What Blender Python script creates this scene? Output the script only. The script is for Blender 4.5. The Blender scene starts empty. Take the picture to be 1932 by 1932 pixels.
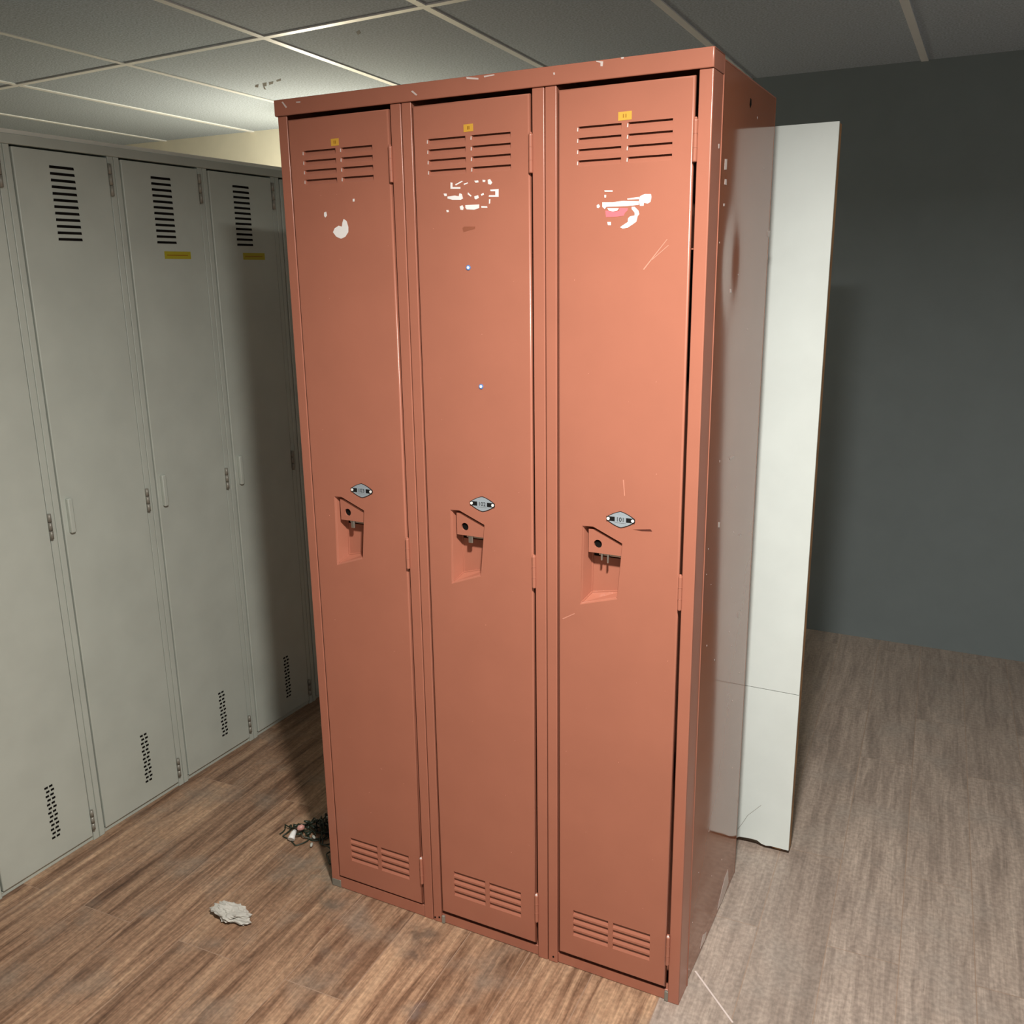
import bpy, bmesh, math, random
from mathutils import Matrix, Vector, noise
from mathutils.geometry import tessellate_polygon, delaunay_2d_cdt
random.seed(7)
S = bpy.context.scene
COL = S.collection

# ------------------------------------------------------------------ camera
cam_d = bpy.data.cameras.new('camera'); cam = bpy.data.objects.new('camera', cam_d); COL.objects.link(cam)
cam_d.sensor_width = 36.0
cam_d.lens = 1737.13 / 1932 * 36.0
right = Vector((0.89072093, 0.4543557, -0.01330882))
down = Vector((0.10198679, -0.22829656, -0.96823519))
fwd = Vector((-0.44296153, 0.86107002, -0.2496868))
m = Matrix.Identity(4)
for i in range(3):
    m[i][0] = right[i]; m[i][1] = -down[i]; m[i][2] = -fwd[i]
m[0][3], m[1][3], m[2][3] = 1.33542, -1.57753, 1.48244
cam.matrix_world = m
cam_d.clip_start = 0.02
S.camera = cam

# ------------------------------------------------------------------ world and exposure
w = bpy.data.worlds.new('world'); S.world = w; w.use_nodes = True
w.node_tree.nodes['Background'].inputs[0].default_value = (0.9, 0.95, 1.0, 1)
w.node_tree.nodes['Background'].inputs[1].default_value = 0.02
S.view_settings.view_transform = 'Standard'
S.view_settings.look = 'None'
S.view_settings.gamma = 1.0
S.view_settings.use_curve_mapping = False
S.view_settings.exposure = 0.0

# ------------------------------------------------------------------ the room's lamps and an added fill
ZC = 2.20                       # ceiling height
LAMP_MAIN = (1.14, -0.94)       # round flush lamp in front of the lockers
LAMP_REAR = (-1.42, 1.93)       # lamp at the far wall, behind the lockers
LAMP_FILL = (1.9, -2.7)         # unseen fill lamp, added behind the camera to lift the ceiling
def area(name, loc, energy, size, color, spread=math.pi, rot=(0, 0, 0)):
    l = bpy.data.lights.new(name, 'AREA'); l.shape = 'DISK'; l.size = size
    l.energy = energy; l.color = color; l.spread = spread
    o = bpy.data.objects.new(name, l); o.location = loc; o.rotation_euler = rot
    COL.objects.link(o); return o
area('lamp_light_main', (LAMP_MAIN[0], LAMP_MAIN[1], ZC - 0.052), 62, 0.13, (1.0, 0.955, 0.895), spread=math.radians(166))
lf = bpy.data.lights.new('lamp_light_fill', 'POINT'); lf.energy = 7; lf.shadow_soft_size = 0.08; lf.color = (0.78, 0.90, 1.0)  # cool fill light, added
lfo = bpy.data.objects.new('lamp_light_fill', lf); lfo.location = (LAMP_FILL[0], LAMP_FILL[1], ZC - 0.30); COL.objects.link(lfo)
lr = bpy.data.lights.new('lamp_light_rear', 'POINT'); lr.energy = 25; lr.shadow_soft_size = 0.03; lr.color = (1.0, 0.90, 0.70)
lro = bpy.data.objects.new('lamp_light_rear', lr); lro.location = (LAMP_REAR[0], LAMP_REAR[1], ZC - 0.48); COL.objects.link(lro)

# ------------------------------------------------------------------ helpers
def tag(o, label=None, cat=None, group=None, kind=None):
    if label: o['label'] = label
    if cat: o['category'] = cat
    if group: o['group'] = group
    if kind: o['kind'] = kind
    return o
def empty(name, loc, label, cat, group=None):
    o = bpy.data.objects.new(name, None); o.location = loc; o.empty_display_size = 0.05
    COL.objects.link(o); return tag(o, label, cat, group)
def obj(name, bm, mats, parent=None, smooth=False):
    me = bpy.data.meshes.new(name); bm.normal_update(); bm.to_mesh(me); bm.free()
    if not isinstance(mats, (list, tuple)): mats = [mats]
    for x in mats: me.materials.append(x)
    if smooth:
        for p in me.polygons: p.use_smooth = True
    o = bpy.data.objects.new(name, me); COL.objects.link(o)
    if parent:
        o.parent = parent
        pl = Vector((0, 0, 0)); q = parent
        while q: pl += q.location; q = q.parent
        o.location = -pl                       # geometry is written in world coordinates
    return o
def box(bm, x0, x1, y0, y1, z0, z1, bev=0.0, mi=0, seg=2):
    vs = [bm.verts.new((x, y, z)) for x in (x0, x1) for y in (y0, y1) for z in (z0, z1)]
    fs = [bm.faces.new([vs[i] for i in q]) for q in ((0,1,3,2),(4,6,7,5),(0,4,5,1),(2,3,7,6),(0,2,6,4),(1,5,7,3))]
    for f in fs: f.material_index = mi
    if bev:
        es = list({e for f in fs for e in f.edges})
        r = bmesh.ops.bevel(bm, geom=es, offset=bev, segments=seg, affect='EDGES', profile=0.5)
        for f in r['faces']: f.material_index = mi; f.smooth = True
    return bm
def poly_plate(bm, pts, at, depth, mi=0):
    """prism: pts 2D -> at(u,v,d) 3D, from d=0 to d=depth"""
    n = len(pts)
    a = [bm.verts.new(at(u, v, 0)) for u, v in pts]; b = [bm.verts.new(at(u, v, depth)) for u, v in pts]
    tri = tessellate_polygon([[Vector((u, v, 0)) for u, v in pts]])
    for t in tri:
        for vs in (a, b):
            try: bm.faces.new([vs[i] for i in t]).material_index = mi
            except ValueError: pass
    for i in range(n):
        j = (i + 1) % n
        try: bm.faces.new((a[i], a[j], b[j], b[i])).material_index = mi
        except ValueError: pass
def inside(p, poly):
    c = False; n = len(poly)
    for i in range(n):
        (x1, y1), (x2, y2) = poly[i], poly[i-1]
        if (y1 > p[1]) != (y2 > p[1]) and p[0] < (x2 - x1) * (p[1] - y1) / (y2 - y1) + x1: c = not c
    return c
def tri_holes(loops):
    """triangles (index triples) of loops[0] minus the other loops"""
    flat = [Vector(p) for l in loops for p in l]; edges = []; k = 0
    for l in loops:
        edges += [(k + i, k + (i + 1) % len(l)) for i in range(len(l))]; k += len(l)
    vo, eo, fo, ov, oe, of = delaunay_2d_cdt(flat, edges, [], 0, 1e-7)
    out = []
    for f in fo:
        c = sum((vo[i] for i in f), Vector((0, 0))) / len(f)
        if inside(c, loops[0]) and not any(inside(c, h) for h in loops[1:]):
            out.append([ov[i][0] for i in f])
    return out
def tube(bm, pts, r, seg=8, mi=0, closed_caps=True):
    rings = []
    n = len(pts)
    for i, p in enumerate(pts):
        p = Vector(p)
        d = (Vector(pts[min(i+1, n-1)]) - Vector(pts[max(i-1, 0)])).normalized()
        up = Vector((0, 0, 1)) if abs(d.z) < 0.9 else Vector((1, 0, 0))
        u = d.cross(up).normalized(); v = d.cross(u)
        rr = r(i / max(1, n-1)) if callable(r) else r
        rings.append([bm.verts.new(p + rr * (math.cos(2*math.pi*k/seg) * u + math.sin(2*math.pi*k/seg) * v)) for k in range(seg)])
    for a, b in zip(rings, rings[1:]):
        for k in range(seg):
            f = bm.faces.new((a[k], a[(k+1) % seg], b[(k+1) % seg], b[k])); f.smooth = True; f.material_index = mi
    if closed_caps:
        for ring in (rings[0], rings[-1]):
            bm.faces.new(ring).material_index = mi
def fix(bm):
    bmesh.ops.recalc_face_normals(bm, faces=bm.faces); return bm

# ------------------------------------------------------------------ materials
def nodes(name):
    mt = bpy.data.materials.new(name); mt.use_nodes = True
    nt = mt.node_tree; b = nt.nodes['Principled BSDF']
    return mt, nt, b
def L(nt, a, b): nt.links.new(a, b)
def paint(name, col, rough, var=0.06, bump=0.0, bscale=6.0, metal=0.0, spec=0.5, fine=0.0):
    mt, nt, b = nodes(name)
    tc = nt.nodes.new('ShaderNodeTexCoord')
    n = nt.nodes.new('ShaderNodeTexNoise'); n.inputs['Scale'].default_value = 9; n.inputs['Detail'].default_value = 5
    L(nt, tc.outputs['Object'], n.inputs['Vector'])
    r = nt.nodes.new('ShaderNodeValToRGB')
    r.color_ramp.elements[0].position = 0.3; r.color_ramp.elements[1].position = 0.7
    r.color_ramp.elements[0].color = (*[c * (1 - var) for c in col], 1)
    r.color_ramp.elements[1].color = (*[min(1, c * (1 + var)) for c in col], 1)
    L(nt, n.outputs['Fac'], r.inputs['Fac']); L(nt, r.outputs['Color'], b.inputs['Base Color'])
    b.inputs['Roughness'].default_value = rough; b.inputs['Metallic'].default_value = metal
    b.inputs['Specular IOR Level'].default_value = spec
    if bump:
        n2 = nt.nodes.new('ShaderNodeTexNoise'); n2.inputs['Scale'].default_value = bscale; n2.inputs['Detail'].default_value = 1
        L(nt, tc.outputs['Object'], n2.inputs['Vector'])
        bp = nt.nodes.new('ShaderNodeBump'); bp.inputs['Strength'].default_value = 1.0; bp.inputs['Distance'].default_value = bump
        L(nt, n2.outputs['Fac'], bp.inputs['Height'])
        last = bp
        if fine:
            n3 = nt.nodes.new('ShaderNodeTexNoise'); n3.inputs['Scale'].default_value = 260
            L(nt, tc.outputs['Object'], n3.inputs['Vector'])
            b3 = nt.nodes.new('ShaderNodeBump'); b3.inputs['Strength'].default_value = 1.0; b3.inputs['Distance'].default_value = fine
            L(nt, n3.outputs['Fac'], b3.inputs['Height']); L(nt, bp.outputs['Normal'], b3.inputs['Normal']); last = b3
        L(nt, last.outputs['Normal'], b.inputs['Normal'])
    return mt
def emit(name, col, s):
    mt, nt, b = nodes(name)
    b.inputs['Base Color'].default_value = (*col, 1)
    b.inputs['Emission Color'].default_value = (*col, 1); b.inputs['Emission Strength'].default_value = s
    return mt
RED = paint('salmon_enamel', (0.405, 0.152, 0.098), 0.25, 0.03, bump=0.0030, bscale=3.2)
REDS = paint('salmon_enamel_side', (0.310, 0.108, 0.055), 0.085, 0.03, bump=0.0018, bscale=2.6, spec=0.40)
DARK = paint('dark_hole_and_shade', (0.008, 0.007, 0.006), 0.8, spec=0.08)  # holes, and the shade block in the handle pockets
GREY = paint('grey_enamel', (0.48, 0.52, 0.465), 0.38, 0.05, bump=0.002, bscale=4)
GREYM = paint('worn_zinc', (0.28, 0.27, 0.23), 0.45, 0.2, metal=0.3)
STEEL = paint('steel', (0.62, 0.60, 0.55), 0.28, 0.1, metal=0.9)
WHITEP = paint('white_residue', (0.86, 0.84, 0.82), 0.6, 0.05)
PINK = paint('pink_residue', (0.85, 0.17, 0.20), 0.5, 0.05)
SMUDGE = paint('brown_smudge', (0.30, 0.10, 0.055), 0.5, 0.1)
SCRATCH = paint('pale_scratch', (0.62, 0.27, 0.19), 0.5, 0.1)
STAIN = paint('dark_stain', (0.05, 0.042, 0.03), 0.8, 0.3)
CHIP_GLINT = paint('primer_chip_and_glint', (0.68, 0.58, 0.54), 0.5, 0.1)  # real chips, and painted glints on louvres and hinge caps
DSCR = paint('dark_scratch', (0.09, 0.02, 0.01), 0.6, 0.1)
YEL = paint('yellow_label', (0.66, 0.36, 0.045), 0.5, 0.05)
YELD = paint('yellow_label_print', (0.33, 0.15, 0.01), 0.5, 0.05)
YELG = paint('yellow_green_label', (0.42, 0.36, 0.02), 0.5, 0.05)
BADGE = paint('badge_silver', (0.44, 0.51, 0.56), 0.30, 0.05, metal=0.35)
BLACK = paint('badge_black', (0.006, 0.007, 0.008), 0.35, 0.05)
BLUE = paint('blue_pin', (0.10, 0.25, 0.60), 0.3, 0.05)
MIST = paint('white_laminate', (0.79, 0.87, 0.84), 0.5, 0.03)
WOODE = paint('raw_board_edge', (0.40, 0.22, 0.10), 0.7, 0.3)
TEAL_SHADE = paint('shaded_teal_paint', (0.20, 0.24, 0.25), 0.75, 0.03)  # teal with the shade of the far wall mixed in
CREAM_LIT = paint('lamplit_wall_paint', (0.88, 0.84, 0.68), 0.75, 0.03)  # cream with the rear lamp's glow mixed in
PALEW = paint('pale_wall', (0.60, 0.61, 0.57), 0.75, 0.03)
BAR = paint('white_grid_bar', (0.88, 0.90, 0.90), 0.42, 0.02)
PVC = paint('white_plastic', (0.85, 0.85, 0.82), 0.4, 0.02)
CABLE = paint('green_black_cable', (0.018, 0.028, 0.016), 0.4, 0.3)
PAPER = paint('crumpled_paper', (0.52, 0.51, 0.46), 0.85, 0.12)
BOARD = paint('cream_board', (0.93, 0.90, 0.80), 0.6, 0.05)
def tile_material():
    mt, nt, b = nodes('ceiling_tile')
    tc = nt.nodes.new('ShaderNodeTexCoord')
    n = nt.nodes.new('ShaderNodeTexNoise'); n.inputs['Scale'].default_value = 150; n.inputs['Detail'].default_value = 6
    L(nt, tc.outputs['Object'], n.inputs['Vector'])
    r = nt.nodes.new('ShaderNodeValToRGB')
    r.color_ramp.elements[0].position = 0.35; r.color_ramp.elements[1].position = 0.62
    r.color_ramp.elements[0].color = (0.35, 0.41, 0.47, 1); r.color_ramp.elements[1].color = (0.53, 0.605, 0.69, 1)
    L(nt, n.outputs['Fac'], r.inputs['Fac']); L(nt, r.outputs['Color'], b.inputs['Base Color'])
    bp = nt.nodes.new('ShaderNodeBump'); bp.inputs['Distance'].default_value = 0.0012
    L(nt, n.outputs['Fac'], bp.inputs['Height']); L(nt, bp.outputs['Normal'], b.inputs['Normal'])
    b.inputs['Roughness'].default_value = 0.9; b.inputs['Specular IOR Level'].default_value = 0.2
    return mt
TILE = tile_material()
def floor_material():
    mt, nt, b = nodes('vinyl_plank')
    N = nt.nodes.new
    tc = N('ShaderNodeTexCoord')
    mp = N('ShaderNodeMapping'); mp.inputs['Rotation'].default_value = (0, 0, math.radians(-90 - 2.5)); mp.inputs['Location'].default_value = (0.31, 0.095, 0)
    L(nt, tc.outputs['Object'], mp.inputs['Vector'])
    br = N('ShaderNodeTexBrick'); br.offset = 0.37; br.offset_frequency = 2
    br.inputs['Scale'].default_value = 1.0; br.inputs['Brick Width'].default_value = 0.92; br.inputs['Row Height'].default_value = 0.152
    br.inputs['Mortar Size'].default_value = 0.0011; br.inputs['Mortar Smooth'].default_value = 0.2; br.inputs['Bias'].default_value = 0
    br.inputs['Color1'].default_value = (0, 0, 0, 1); br.inputs['Color2'].default_value = (1, 1, 1, 1)
    br.inputs['Mortar'].default_value = (0.5, 0.5, 0.5, 1)
    L(nt, mp.outputs['Vector'], br.inputs['Vector'])
    # every plank has its own piece of grain
    wv = N('ShaderNodeTexNoise'); wv.inputs['Scale'].default_value = 3.4; wv.inputs['Detail'].default_value = 2
    L(nt, mp.outputs['Vector'], wv.inputs['Vector'])
    wo = N('ShaderNodeVectorMath'); wo.operation = 'SCALE'; wo.inputs['Scale'].default_value = 0.014
    L(nt, wv.outputs['Color'], wo.inputs[0])
    wa = N('ShaderNodeVectorMath'); wa.operation = 'ADD'; L(nt, mp.outputs['Vector'], wa.inputs[0]); L(nt, wo.outputs[0], wa.inputs[1])
    sc = N('ShaderNodeVectorMath'); sc.operation = 'MULTIPLY'; sc.inputs[1].default_value = (1.05, 13.0, 1.0)
    L(nt, wa.outputs[0], sc.inputs[0])
    off = N('ShaderNodeVectorMath'); off.operation = 'SCALE'; off.inputs['Scale'].default_value = 17.0
    L(nt, br.outputs['Color'], off.inputs[0])
    ad = N('ShaderNodeVectorMath'); ad.operation = 'ADD'
    L(nt, sc.outputs[0], ad.inputs[0]); L(nt, off.outputs[0], ad.inputs[1])
    g1 = N('ShaderNodeTexNoise'); g1.inputs['Scale'].default_value = 3.0; g1.inputs['Detail'].default_value = 6; g1.inputs['Roughness'].default_value = 0.60; g1.inputs['Distortion'].default_value = 0.5
    L(nt, ad.outputs[0], g1.inputs['Vector'])
    r1 = N('ShaderNodeValToRGB'); e = r1.color_ramp.elements
    e[0].position = 0.27; e[0].color = (0.120, 0.064, 0.040, 1)
    e[1].position = 0.74; e[1].color = (0.58, 0.405, 0.27, 1)
    k = e.new(0.40); k.color = (0.25, 0.15, 0.095, 1)
    k = e.new(0.50); k.color = (0.375, 0.24, 0.155, 1)
    k = e.new(0.61); k.color = (0.47, 0.315, 0.205, 1)
    L(nt, g1.outputs['Fac'], r1.inputs['Fac'])
    # fine streaks
    sc2 = N('ShaderNodeVectorMath'); sc2.operation = 'MULTIPLY'; sc2.inputs[1].default_value = (5.0, 75.0, 1.0)
    L(nt, wa.outputs[0], sc2.inputs[0])
    g2 = N('ShaderNodeTexNoise'); g2.inputs['Scale'].default_value = 3; g2.inputs['Detail'].default_value = 4
    L(nt, sc2.outputs[0], g2.inputs['Vector'])
    r2 = N('ShaderNodeValToRGB'); r2.color_ramp.elements[0].position = 0.35; r2.color_ramp.elements[1].position = 0.65
    r2.color_ramp.elements[0].color = (0.78, 0.78, 0.78, 1); r2.color_ramp.elements[1].color = (1.14, 1.14, 1.14, 1)
    L(nt, g2.outputs['Fac'], r2.inputs['Fac'])
    mx = N('ShaderNodeMix'); mx.data_type = 'RGBA'; mx.blend_type = 'MULTIPLY'; mx.inputs[0].default_value = 1.0
    L(nt, r1.outputs['Color'], mx.inputs[6]); L(nt, r2.outputs['Color'], mx.inputs[7])
    tint = N('ShaderNodeValToRGB'); tint.color_ramp.elements[0].color = (0.74, 0.69, 0.66, 1); tint.color_ramp.elements[1].color = (1.04, 1.0, 0.96, 1)
    L(nt, br.outputs['Color'], tint.inputs['Fac'])
    mt_ = N('ShaderNodeMix'); mt_.data_type = 'RGBA'; mt_.blend_type = 'MULTIPLY'; mt_.inputs[0].default_value = 1.0
    L(nt, mx.outputs[2], mt_.inputs[6]); L(nt, tint.outputs['Color'], mt_.inputs[7]); mx = mt_
    def darken(fac, col):
        nonlocal mx
        q = N('ShaderNodeMix'); q.data_type = 'RGBA'; q.inputs[7].default_value = (*col, 1)
        L(nt, fac, q.inputs[0]); L(nt, mx.outputs[2], q.inputs[6]); mx = q
    sc4 = N('ShaderNodeVectorMath'); sc4.operation = 'MULTIPLY'; sc4.inputs[1].default_value = (7.0, 42.0, 1.0)
    L(nt, wa.outputs[0], sc4.inputs[0])
    g4 = N('ShaderNodeTexNoise'); g4.inputs['Scale'].default_value = 2.2; g4.inputs['Detail'].default_value = 3; L(nt, sc4.outputs[0], g4.inputs['Vector'])
    r4 = N('ShaderNodeValToRGB'); r4.color_ramp.elements[0].position = 0.66; r4.color_ramp.elements[1].position = 0.75; r4.color_ramp.elements[1].color = (0.75, 0.75, 0.75, 1)
    r4.color_ramp.elements[0].color = (0, 0, 0, 1)
    L(nt, g4.outputs['Fac'], r4.inputs['Fac']); darken(r4.outputs['Color'], (0.12, 0.06, 0.035))
    brk = N('ShaderNodeTexNoise'); brk.inputs['Scale'].default_value = 38; brk.inputs['Detail'].default_value = 5; L(nt, tc.outputs['Object'], brk.inputs['Vector'])
    brr = N('ShaderNodeMapRange'); brr.inputs[1].default_value = 0.30; brr.inputs[2].default_value = 0.62; L(nt, brk.outputs['Fac'], brr.inputs[0])
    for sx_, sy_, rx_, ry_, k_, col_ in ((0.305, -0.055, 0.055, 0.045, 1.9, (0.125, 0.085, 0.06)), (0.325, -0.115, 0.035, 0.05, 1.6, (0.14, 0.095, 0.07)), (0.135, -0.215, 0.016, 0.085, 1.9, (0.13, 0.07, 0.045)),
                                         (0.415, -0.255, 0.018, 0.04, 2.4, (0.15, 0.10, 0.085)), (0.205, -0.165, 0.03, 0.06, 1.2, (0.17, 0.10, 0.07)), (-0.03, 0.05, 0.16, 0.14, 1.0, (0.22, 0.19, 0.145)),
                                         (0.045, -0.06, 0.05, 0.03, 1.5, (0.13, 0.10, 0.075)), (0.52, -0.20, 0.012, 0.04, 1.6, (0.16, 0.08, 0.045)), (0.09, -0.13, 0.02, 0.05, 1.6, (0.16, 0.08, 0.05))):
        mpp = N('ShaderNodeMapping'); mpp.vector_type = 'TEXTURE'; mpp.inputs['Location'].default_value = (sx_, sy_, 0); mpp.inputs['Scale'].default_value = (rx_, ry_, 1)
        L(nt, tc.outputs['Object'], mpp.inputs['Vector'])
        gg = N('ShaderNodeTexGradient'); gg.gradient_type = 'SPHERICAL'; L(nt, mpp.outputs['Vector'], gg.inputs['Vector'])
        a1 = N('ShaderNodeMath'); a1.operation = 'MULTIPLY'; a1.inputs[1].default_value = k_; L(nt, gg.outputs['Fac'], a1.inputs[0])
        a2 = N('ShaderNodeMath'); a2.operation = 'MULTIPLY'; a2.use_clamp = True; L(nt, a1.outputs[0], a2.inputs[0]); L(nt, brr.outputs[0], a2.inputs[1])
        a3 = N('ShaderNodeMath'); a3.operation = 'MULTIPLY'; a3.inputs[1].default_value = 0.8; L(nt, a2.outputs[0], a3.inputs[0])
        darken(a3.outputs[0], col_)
    # greyish worn patches, and a greyer batch of planks at the right
    g3 = N('ShaderNodeTexNoise'); g3.inputs['Scale'].default_value = 6.5; g3.inputs['Detail'].default_value = 3
    L(nt, mp.outputs['Vector'], g3.inputs['Vector'])
    r3 = N('ShaderNodeValToRGB'); r3.color_ramp.elements[0].position = 0.52; r3.color_ramp.elements[1].position = 0.72
    r3.color_ramp.elements[0].color = (0, 0, 0, 1); r3.color_ramp.elements[1].color = (0.65, 0.65, 0.65, 1)
    L(nt, g3.outputs['Fac'], r3.inputs['Fac'])
    mx2 = N('ShaderNodeMix'); mx2.data_type = 'RGBA'; mx2.inputs[7].default_value = (0.27, 0.215, 0.165, 1)
    L(nt, r3.outputs['Color'], mx2.inputs[0]); L(nt, mx.outputs[2], mx2.inputs[6])
    sx = N('ShaderNodeSeparateXYZ'); L(nt, mp.outputs['Vector'], sx.inputs[0])
    lt = N('ShaderNodeMath'); lt.operation = 'LESS_THAN'; lt.inputs[1].default_value = -0.76; L(nt, sx.outputs['Y'], lt.inputs[0])
    lm = N('ShaderNodeMath'); lm.operation = 'MULTIPLY'; lm.inputs[1].default_value = 0.68; L(nt, lt.outputs[0], lm.inputs[0])
    bwn = N('ShaderNodeRGBToBW'); L(nt, mx2.outputs[2], bwn.inputs[0])
    gr = N('ShaderNodeMix'); gr.data_type = 'RGBA'; gr.inputs[0].default_value = 0.45; gr.inputs[7].default_value = (0.66, 0.55, 0.46, 1)
    L(nt, bwn.outputs[0], gr.inputs[6])
    mxg = N('ShaderNodeMix'); mxg.data_type = 'RGBA'; L(nt, lm.outputs[0], mxg.inputs[0]); L(nt, mx2.outputs[2], mxg.inputs[6]); L(nt, gr.outputs[2], mxg.inputs[7])
    g5 = N('ShaderNodeTexNoise'); g5.inputs['Scale'].default_value = 95; g5.inputs['Detail'].default_value = 3; L(nt, tc.outputs['Object'], g5.inputs['Vector'])
    r5 = N('ShaderNodeValToRGB'); r5.color_ramp.elements[0].position = 0.38; r5.color_ramp.elements[1].position = 0.62
    r5.color_ramp.elements[0].color = (0.84, 0.84, 0.84, 1); r5.color_ramp.elements[1].color = (1.08, 1.08, 1.08, 1); L(nt, g5.outputs['Fac'], r5.inputs['Fac'])
    m5 = N('ShaderNodeMix'); m5.data_type = 'RGBA'; m5.blend_type = 'MULTIPLY'; m5.inputs[0].default_value = 1.0
    L(nt, mxg.outputs[2], m5.inputs[6]); L(nt, r5.outputs['Color'], m5.inputs[7])
    mx2 = m5
    # plank seams: paler thin lines
    mx3 = N('ShaderNodeMix'); mx3.data_type = 'RGBA'; mx3.inputs[7].default_value = (0.36, 0.25, 0.18, 1)
    mt2 = N('ShaderNodeMath'); mt2.operation = 'MULTIPLY'; mt2.inputs[1].default_value = 0.75
    L(nt, br.outputs['Fac'], mt2.inputs[0]); L(nt, mt2.outputs[0], mx3.inputs[0]); L(nt, mx2.outputs[2], mx3.inputs[6])
    L(nt, mx3.outputs[2], b.inputs['Base Color'])
    b.inputs['Roughness'].default_value = 0.36; b.inputs['Specular IOR Level'].default_value = 0.5
    bp = N('ShaderNodeBump'); bp.inputs['Distance'].default_value = 0.0006
    L(nt, g1.outputs['Fac'], bp.inputs['Height']); L(nt, bp.outputs['Normal'], b.inputs['Normal'])
    return mt
FLOOR = floor_material()

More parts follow.
